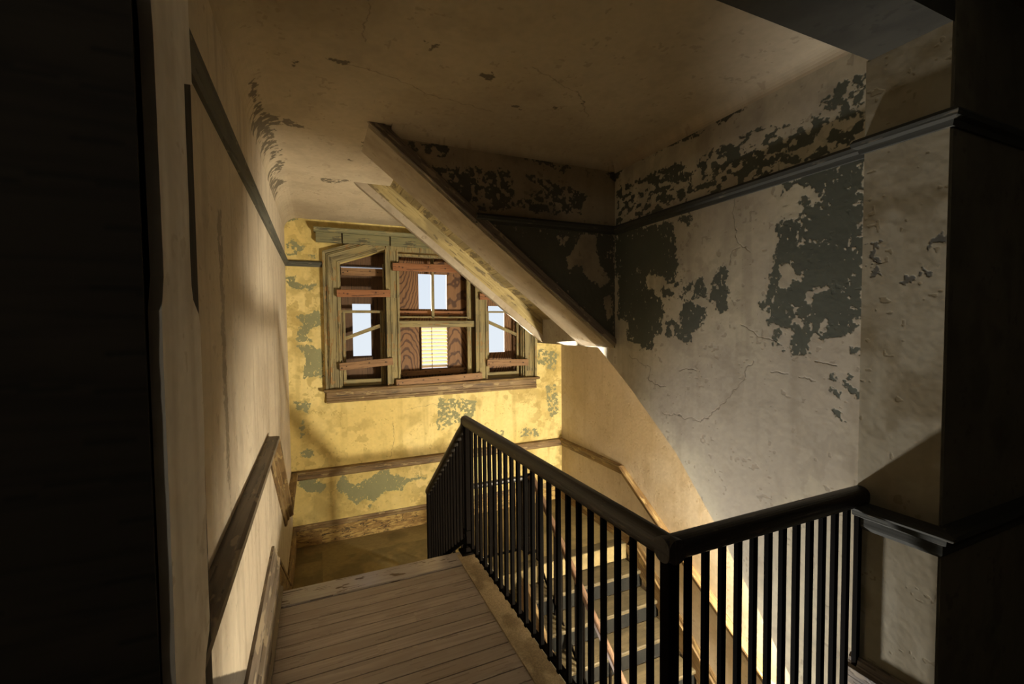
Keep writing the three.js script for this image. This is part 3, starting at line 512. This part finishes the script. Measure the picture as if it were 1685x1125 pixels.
{
  const t = thing('lower_railing', 'black iron railing sloping down along the lower flight, seen through the front balusters', 'railing', [1.97, LAND, -4.05]);
  const O = new THREE.Vector3(-1.97, -LAND, 4.05), yr = (D) => 0.03 - 0.723 * (3.97 - D), put = (m) => { m.position.copy(O); return m; };
  put(mesh('handrail', [moulding(P(1.97, 0.03, 4.07), P(1.97, 0.03, 3.955), X, roundProfile(0.05, 0.05, 0.02, 4)), moulding(P(1.97, yr(3.985), 3.985), P(1.97, yr(1.5), 1.5), X, roundProfile(0.05, 0.06, 0.02, 4))], boardDark, t));
  put(mesh('bottom_rail', bar(P(1.97, yr(3.9) - 0.72, 3.9), P(1.97, yr(1.5) - 0.72, 1.5), X, 0.014, 0.03, 0.002), iron, t));
  for (let D = 3.9; D > 1.5; D -= 0.121) put(mesh('baluster', bar(P(1.97, yr(D) - 0.02, D), P(1.97, yr(D) - 0.86, D), X, 0.018, 0.018, 0.002), iron, t));
}

// ---------------------------------------------------------------- the boarded window
const window1 = sgroup('window_1');
{
  const W = (name, g, m = trimOlive) => mesh(name, g, m, window1);
  const DC = DB;                                        // the wall's face
  const stile = (x0, x1, y0, y1, proud, m) => bar(P((x0 + x1) / 2, y0, DC - proud / 2 + 0.01), P((x0 + x1) / 2, y1, DC - proud / 2 + 0.01), X, x1 - x0, proud + 0.02, 0.003);
  const proudPath = (pts, w0, w1, proud, k) => {           // a casing strip that follows the clipped corner
    const q = []; const n = pts.length, off = (i, w) => { const a = pts[Math.max(0, i - 1)], b = pts[i], c = pts[Math.min(n - 1, i + 1)]; const d1 = i > 0 ? [b[0] - a[0], b[1] - a[1]] : [c[0] - b[0], c[1] - b[1]], d2 = i < n - 1 ? [c[0] - b[0], c[1] - b[1]] : d1; const n1 = new THREE.Vector2(-d1[1], d1[0]).normalize(), n2 = new THREE.Vector2(-d2[1], d2[0]).normalize(), m = n1.clone().add(n2); m.multiplyScalar(1 / m.dot(n1)); return [b[0] + m.x * w, b[1] + m.y * w]; };
    q.push(off(k, w0), off(k + 1, w0), off(k + 1, w1), off(k, w1));
    return slab(q, proud, [0, 0, -DC], [1, 0, 0], [0, 1, 0], [0, 0, 1], [], 0.003);
  };
  const leftPath = [[0.235, 0.915], [0.235, 2.288], [0.74, 2.462]], rightPath = [[1.96, 2.462], [2.463, 2.288], [2.463, 0.915]];
  for (const p of [leftPath, rightPath]) for (const i of [0, 1]) {
    const piece = (w0, w1, proud) => {
      const g = proudPath(p, w0, w1, proud, i), q = g.attributes.position, uv = g.attributes.uv, dx = p[i + 1][0] - p[i][0], dy = p[i + 1][1] - p[i][1], L = Math.hypot(dx, dy);
      for (let k = 0; k < q.count; k++) uv.setXY(k, (q.getX(k) * -dy + q.getY(k) * dx) / L, (q.getX(k) * dx + q.getY(k) * dy) / L + i);
      return g;
    };
    const c = W('casing', piece(0.0, 0.156, 0.022));
    for (const [w0, w1, h] of [[0.128, 0.158, 0.046], [0.112, 0.12, 0.036], [0.096, 0.106, 0.032], [-0.004, 0.016, 0.03]]) mesh('bead', piece(w0, w1, h), trimOlive, c);
  }
  for (const [a, b] of [[0.728, 0.872], [1.79, 1.94]]) W('mullion', [stile(a, b, 0.915, 2.46, 0.02), stile(a, a + 0.022, 0.915, 2.46, 0.034), stile(b - 0.022, b, 0.915, 2.46, 0.034), stile(a + 0.05, a + 0.062, 0.915, 2.46, 0.028), stile((a + b) / 2 - 0.03, (a + b) / 2 + 0.03, 0.915, 2.46, -0.3), bar(P((a + b) / 2, 0.9, DC + 0.11), P((a + b) / 2, 2.46, DC + 0.11), X, b - a - 0.03, 0.18)]);
  W('head_casing', [faceNear(rect(0.74, 2.44, 1.96, 2.5), 0.024, DC - 0.024), faceNear(rect(0.872, 2.395, 1.79, 2.425), 0.05, DC + 0.02)]);
  // the boxed head board, in three lengths, under a cap
  for (const [a, b] of [[0.02, 0.272], [0.286, 0.775], [0.79, 1.9], [1.915, 2.68]]) W('head_board', bar(P(a, 2.5475, DC - 0.03), P(b, 2.5475, DC - 0.03), Z, 0.06, 0.105), trimGreen);
  W('head_backing', faceNear(rect(0.03, 2.5, 2.67, 2.6), 0.03, DC - 0.03), boardDark);
  W('head_cap', run(P(0.0, 2.6, DC), P(2.7, 2.6, DC), Z, [[0, 0], [0.07, 0], [0.09, 0.014], [0.1, 0.03], [0.1, 0.042], [0, 0.042]]), trimGreen);
  // sill and apron
  W('sill', run(P(0.06, 0.888, DC + 0.02), P(2.645, 0.888, DC + 0.02), Z, [[0, 0], [0.085, 0], [0.1, 0.008], [0.104, 0.018], [0.1, 0.03], [0, 0.034]]), trimBrown);
  W('apron', run(P(0.085, 0.888, DC), P(2.62, 0.888, DC), Z, [[0, -0.12], [0.03, -0.12], [0.036, -0.11], [0.036, -0.1], [0.026, -0.095], [0.026, -0.09], [0.034, -0.084], [0.034, -0.07], [0.024, -0.064], [0.024, 0], [0, 0]]), trimBrown);
  // jambs and stops in the depth of the wall
  W('jamb', [bar(P(0.245, 0.9, DC + 0.12), P(0.245, 2.3, DC + 0.12), X, 0.02, 0.24), bar(P(2.453, 0.9, DC + 0.12), P(2.453, 2.3, DC + 0.12), X, 0.02, 0.24)]);
  W('inner_sill', bar(P(0.24, 0.9, DC + 0.12), P(2.46, 0.9, DC + 0.12), Y, 0.03, 0.26));
  // sashes
  const DS = DC + 0.085;
  const sb = (a, b, w, h, D = DS) => bar(P(a[0], a[1], D), P(b[0], b[1], D), Z, w, h, 0.004);
  const sash = (name) => { const g = new THREE.Group(); g.name = partName(window1, name); window1.add(g); return g; };
  const sl = sash('sash_left');
  mesh('stile', sb([0.282, 0.93], [0.282, 1.76], 0.035, 0.032), trimOlive, sl); mesh('stile', sb([0.69, 0.93], [0.69, 1.76], 0.035, 0.035), trimOlive, sl); mesh('stile', sb([0.715, 0.93], [0.715, 2.3], 0.04, 0.012, DS - 0.03), trimOlive, sl);
  mesh('bottom_rail', sb([0.265, 0.966], [0.672, 0.96], 0.04, 0.075), trimOlive, sl);
  mesh('top_rail', sb([0.25, 1.762], [0.72, 1.762], 0.03, 0.03), trimOlive, sl);
  mesh('broken_muntin', sb([0.29, 1.462], [0.672, 1.602], 0.026, 0.04), trimOlive, sl);
  const sr = sash('sash_right');
  mesh('stile', sb([1.985, 0.93], [1.985, 1.76], 0.035, 0.035), trimOlive, sr); mesh('stile', sb([2.4, 0.93], [2.4, 1.9], 0.035, 0.03), trimOlive, sr); mesh('stile', sb([2.437, 0.93], [2.437, 2.2], 0.04, 0.014, DS - 0.03), trimOlive, sr);
  mesh('bottom_rail', sb([1.96, 0.955], [2.41, 0.955], 0.04, 0.08), trimOlive, sr);
  mesh('top_rail', sb([1.96, 1.762], [2.43, 1.762], 0.03, 0.022), trimOlive, sr);
  mesh('broken_muntin', sb([1.99, 1.64], [2.39, 1.468], 0.026, 0.04), trimOlive, sr);
  const sc = sash('sash_middle');
  mesh('stile', sb([0.885, 0.93], [0.885, 2.4], 0.035, 0.025), trimOlive, sc); mesh('stile', sb([1.745, 0.93], [1.745, 2.4], 0.035, 0.06), trimOlive, sc);
  mesh('meeting_rail', sb([0.872, 1.62], [1.79, 1.612], 0.045, 0.076, DC + 0.03), trimOlive, sc);
  mesh('rail', sb([0.88, 1.7], [1.75, 1.695], 0.03, 0.02), trimOlive, sc);
  mesh('muntin', sb([1.29, 1.66], [1.29, 2.4], 0.03, 0.036), trimOlive, sc);
  mesh('bottom_rail', sb([0.88, 0.945], [1.76, 0.945], 0.04, 0.05), trimOlive, sc);
}
// sheets of board nailed over the outside, with the holes cut in them
const DBOARD = 5.4;
function sheet(name, label, cat, outline, holes, m, t = 0.018) {
  const o = [outline[0][0], outline[0][1], -DBOARD - t], move = (p) => p.map(([x, y]) => [x - o[0], y - o[1]]);
  const k = mesh(name, slab(move(outline), t, [0, 0, 0], [1, 0, 0], [0, 1, 0], [0, 0, 1], holes.map(move)), m); k.position.set(...o); Object.assign(k.userData, { label, category: cat }); return k;
}
sheet('plywood_sheet', 'upper plywood sheet in the middle window with a tall rectangular hole showing sky', 'plywood', rect(0.79, 1.63, 1.9, 2.52), [rect(1.146, 1.8, 1.495, 2.225)], plyUpper);
sheet('plywood_sheet', 'lower plywood sheet in the middle window, cut out around the slatted vent', 'plywood', rect(0.79, 0.84, 1.9, 1.62), [rect(1.17, 1.071, 1.495, 1.574)], plyLower);
sheet('dark_board', 'dark board in the left window with a tall hole crossed by a slanting stick', 'board', rect(0.13, 0.84, 0.78, 2.258), [rect(0.384, 1.254, 0.587, 1.856)], boardDark);
sheet('dark_board', 'dark board in the clipped top corner of the left window, above a slit of light', 'board', rect(0.13, 2.284, 0.78, 2.6), [], boardDark, 0.11);
sheet('dark_board', 'dark board in the right window with a tall hole crossed by a slanting stick', 'board', rect(1.91, 0.84, 2.57, 2.6), [rect(2.046, 1.24, 2.269, 1.844)], plyUpper);
function plank(label, A, B, h, m, D = 5.145, t = 0.036) {
  const mid = A.map((v, i) => (v + B[i]) / 2), L = Math.hypot(B[0] - A[0], B[1] - A[1]), ux = (B[0] - A[0]) / L, uy = (B[1] - A[1]) / L;
  const p = mesh('plank', bar(new THREE.Vector3(-ux * L / 2, -uy * L / 2, 0), new THREE.Vector3(ux * L / 2, uy * L / 2, 0), Z, t, h, 0.003), m);
  p.position.set(mid[0], mid[1], -D); Object.assign(p.userData, { label, category: 'plank' });
  for (const s of [-1, 1]) mesh('nail', new THREE.CylinderGeometry(0.006, 0.006, 0.006, 10).rotateX(Math.PI / 2).translate(ux * s * (L / 2 - 0.07), uy * s * (L / 2 - 0.07), t / 2 + 0.002), nailIron, p);
  return p;
}
plank('reddish plank nailed level across the left window, just above the hole', [0.212, 1.955], [0.772, 1.962], 0.08, plankRed);
plank('brown plank nailed at a tilt across the lower part of the left window', [0.222, 1.16], [0.787, 1.198], 0.08, plankBrown);
plank('reddish plank across the top of the middle window, cut off by the sloping stair', [0.805, 2.264], [1.87, 2.272], 0.088, plankRed);
plank('long brown plank nailed across the bottom of the middle window, just above the sill', [0.82, 0.947], [1.855, 0.975], 0.078, plankBrown);
plank('orange plank end in the upper right window, mostly hidden by the sloping stair', [1.838, 1.945], [2.5, 1.955], 0.075, plankRed);
plank('brown plank nailed level across the lower part of the right window', [1.925, 1.13], [2.487, 1.112], 0.082, plankBrown);
plank('narrow reddish batten on the upper plywood sheet, under the sky hole', [0.9, 1.752], [1.73, 1.748], 0.055, plankRed, 5.372, 0.04);
plank('narrow brown batten on the lower plywood sheet, under the slatted vent', [0.9, 1.02], [1.72, 1.036], 0.06, plankBrown, 5.372, 0.04);
plank('short dark batten behind the upper left of the left window, below the slit of light', [0.27, 2.215], [0.735, 2.215], 0.085, plankBrown, 5.36, 0.07);
{
  const t = thing('slatted_vent', 'slatted vent of pale louvres set in the lower plywood sheet', 'vent', [1.3325, 1.071, -5.4]);
  const slatMat = new THREE.MeshStandardMaterial({ color: new THREE.Color(0.62, 0.5, 0.27), roughness: 0.7 });
  const b = (x0, y0, x1, y1, w, h, z = 0, out = Z) => bar(new THREE.Vector3(x0, y0, z), new THREE.Vector3(x1, y1, z), out, w, h, 0.002);
  mesh('frame', [b(-0.17, -0.008, 0.17, -0.008, 0.05, 0.014, 0.004), b(-0.17, 0.512, 0.17, 0.512, 0.05, 0.014, 0.004), b(-0.169, -0.01, -0.169, 0.515, 0.05, 0.012, 0.004), b(0.169, -0.01, 0.169, 0.515, 0.05, 0.012, 0.004)], boardDark, t);
  for (let k = 0; k < 11; k++) mesh('slat', bar(new THREE.Vector3(-0.165, 0, 0), new THREE.Vector3(0.165, 0, 0), Y, 0.004, 0.062, 0.001).rotateX(-0.55).translate(0, 0.024 + 0.0458 * k, -0.02), slatMat, t);
  mesh('post', b(-0.035, 0, -0.035, 0.505, 0.006, 0.008, 0.012), boardDark, t);
}

// ---------------------------------------------------------------- lamps, all out of view
{
  const t = thing('unseen_globe_lamp', 'unseen opal globe lamp low under the attic stair, placed to light the back and right walls', 'lamp', [2.85, -0.22, -1.3]);  // out of view, placed to warm the back and right walls
  mesh('bracket', [new THREE.LatheGeometry([[0, 0], [0.06, 0], [0.06, 0.02], [0.02, 0.03], [0.018, 0.1], [0, 0.1]].map((p) => new THREE.Vector2(...p)), 20).rotateZ(Math.PI / 2).translate(0.155, 0, 0)], white, t);
  mesh('globe', new THREE.SphereGeometry(0.15, 28, 18), new THREE.MeshStandardMaterial({ color: 0xffffff, emissive: new THREE.Color(...UNSEEN_BULB_COLOR), emissiveIntensity: 3 }), t);
  const l = new THREE.PointLight(new THREE.Color(...UNSEEN_BULB_COLOR), UNSEEN_GLOBE, 0, 2); l.name = 'unseen_globe_light'; l.castShadow = true; l.shadow.radius = 8; t.add(l);
}
{
  const at = new THREE.Vector3(1.06, -1.75, -3.5), aim = new THREE.Vector3(1.97, 0.22, -1.72), d = aim.clone().sub(at).normalize(), q = new THREE.Quaternion().setFromUnitVectors(Y, d);
  const t = thing('unseen_work_lamp', 'unseen work lamp on the lower floor, placed to light the wall beside the well', 'lamp', at.toArray());  // out of view below the floor, a spot aimed at the wall beside the well
  mesh('base', new THREE.CylinderGeometry(0.14, 0.15, 0.03, 24).translate(0, LOW + 0.05 + 0.016 + 1.75, 0), iron, t);
  mesh('pole', new THREE.CylinderGeometry(0.012, 0.012, 0.8, 12).translate(0, LOW + 0.05 + 1.75 + 0.43, 0), iron, t);
  mesh('reflector', new THREE.LatheGeometry([[0.02, -0.1], [0.05, -0.09], [0.1, -0.02], [0.11, 0.03], [0.106, 0.03], [0.096, -0.016], [0.046, -0.082], [0.02, -0.09]].map((p) => new THREE.Vector2(...p)), 28).applyQuaternion(q), white, t);
  mesh('bulb', new THREE.SphereGeometry(0.034, 18, 12).applyQuaternion(q), new THREE.MeshStandardMaterial({ color: 0xffffff, emissive: new THREE.Color(...UNSEEN_WORK_COLOR), emissiveIntensity: 4 }), t);
  const l = new THREE.SpotLight(new THREE.Color(...UNSEEN_WORK_COLOR), UNSEEN_WORK, 0, 0.4, 1, 2); l.name = 'unseen_work_light'; l.position.copy(d).multiplyScalar(0.05); l.target.position.copy(d); l.castShadow = true; l.shadow.radius = 5; t.add(l, l.target);
}
{
  const t = thing('fill_hall_lamp', 'added fill lamp on the hall ceiling behind the viewer, lifting the dark hall walls', 'lamp', [-1.5, CEIL_Y - 0.1, 0.7]);  // added as faint fill so the hall walls are not fully black
  mesh('canopy', new THREE.CylinderGeometry(0.06, 0.06, 0.03, 24).translate(0, 0.085, 0), white, t);
  mesh('globe', new THREE.SphereGeometry(0.075, 24, 16), new THREE.MeshStandardMaterial({ color: 0xffffff, emissive: new THREE.Color(...UNSEEN_BULB_COLOR), emissiveIntensity: 0.6 }), t);
  const l = new THREE.PointLight(new THREE.Color(...UNSEEN_BULB_COLOR), 1.3, 0, 2); l.name = 'fill_hall_light'; l.castShadow = true; l.shadow.radius = 3; t.add(l);
}
// added block outside, out of view: keeps the low sun off the left window
struct('added_sun_blocker', slab([[-0.9, -3], [0.3, -3], [0.3, 4.6], [-0.9, 4.6]], 1.6, [0, 0, -7.5], [1, 0, 0], [0, 1, 0], [0, 0, 1]), hallMat);

renderer.render(scene, camera);
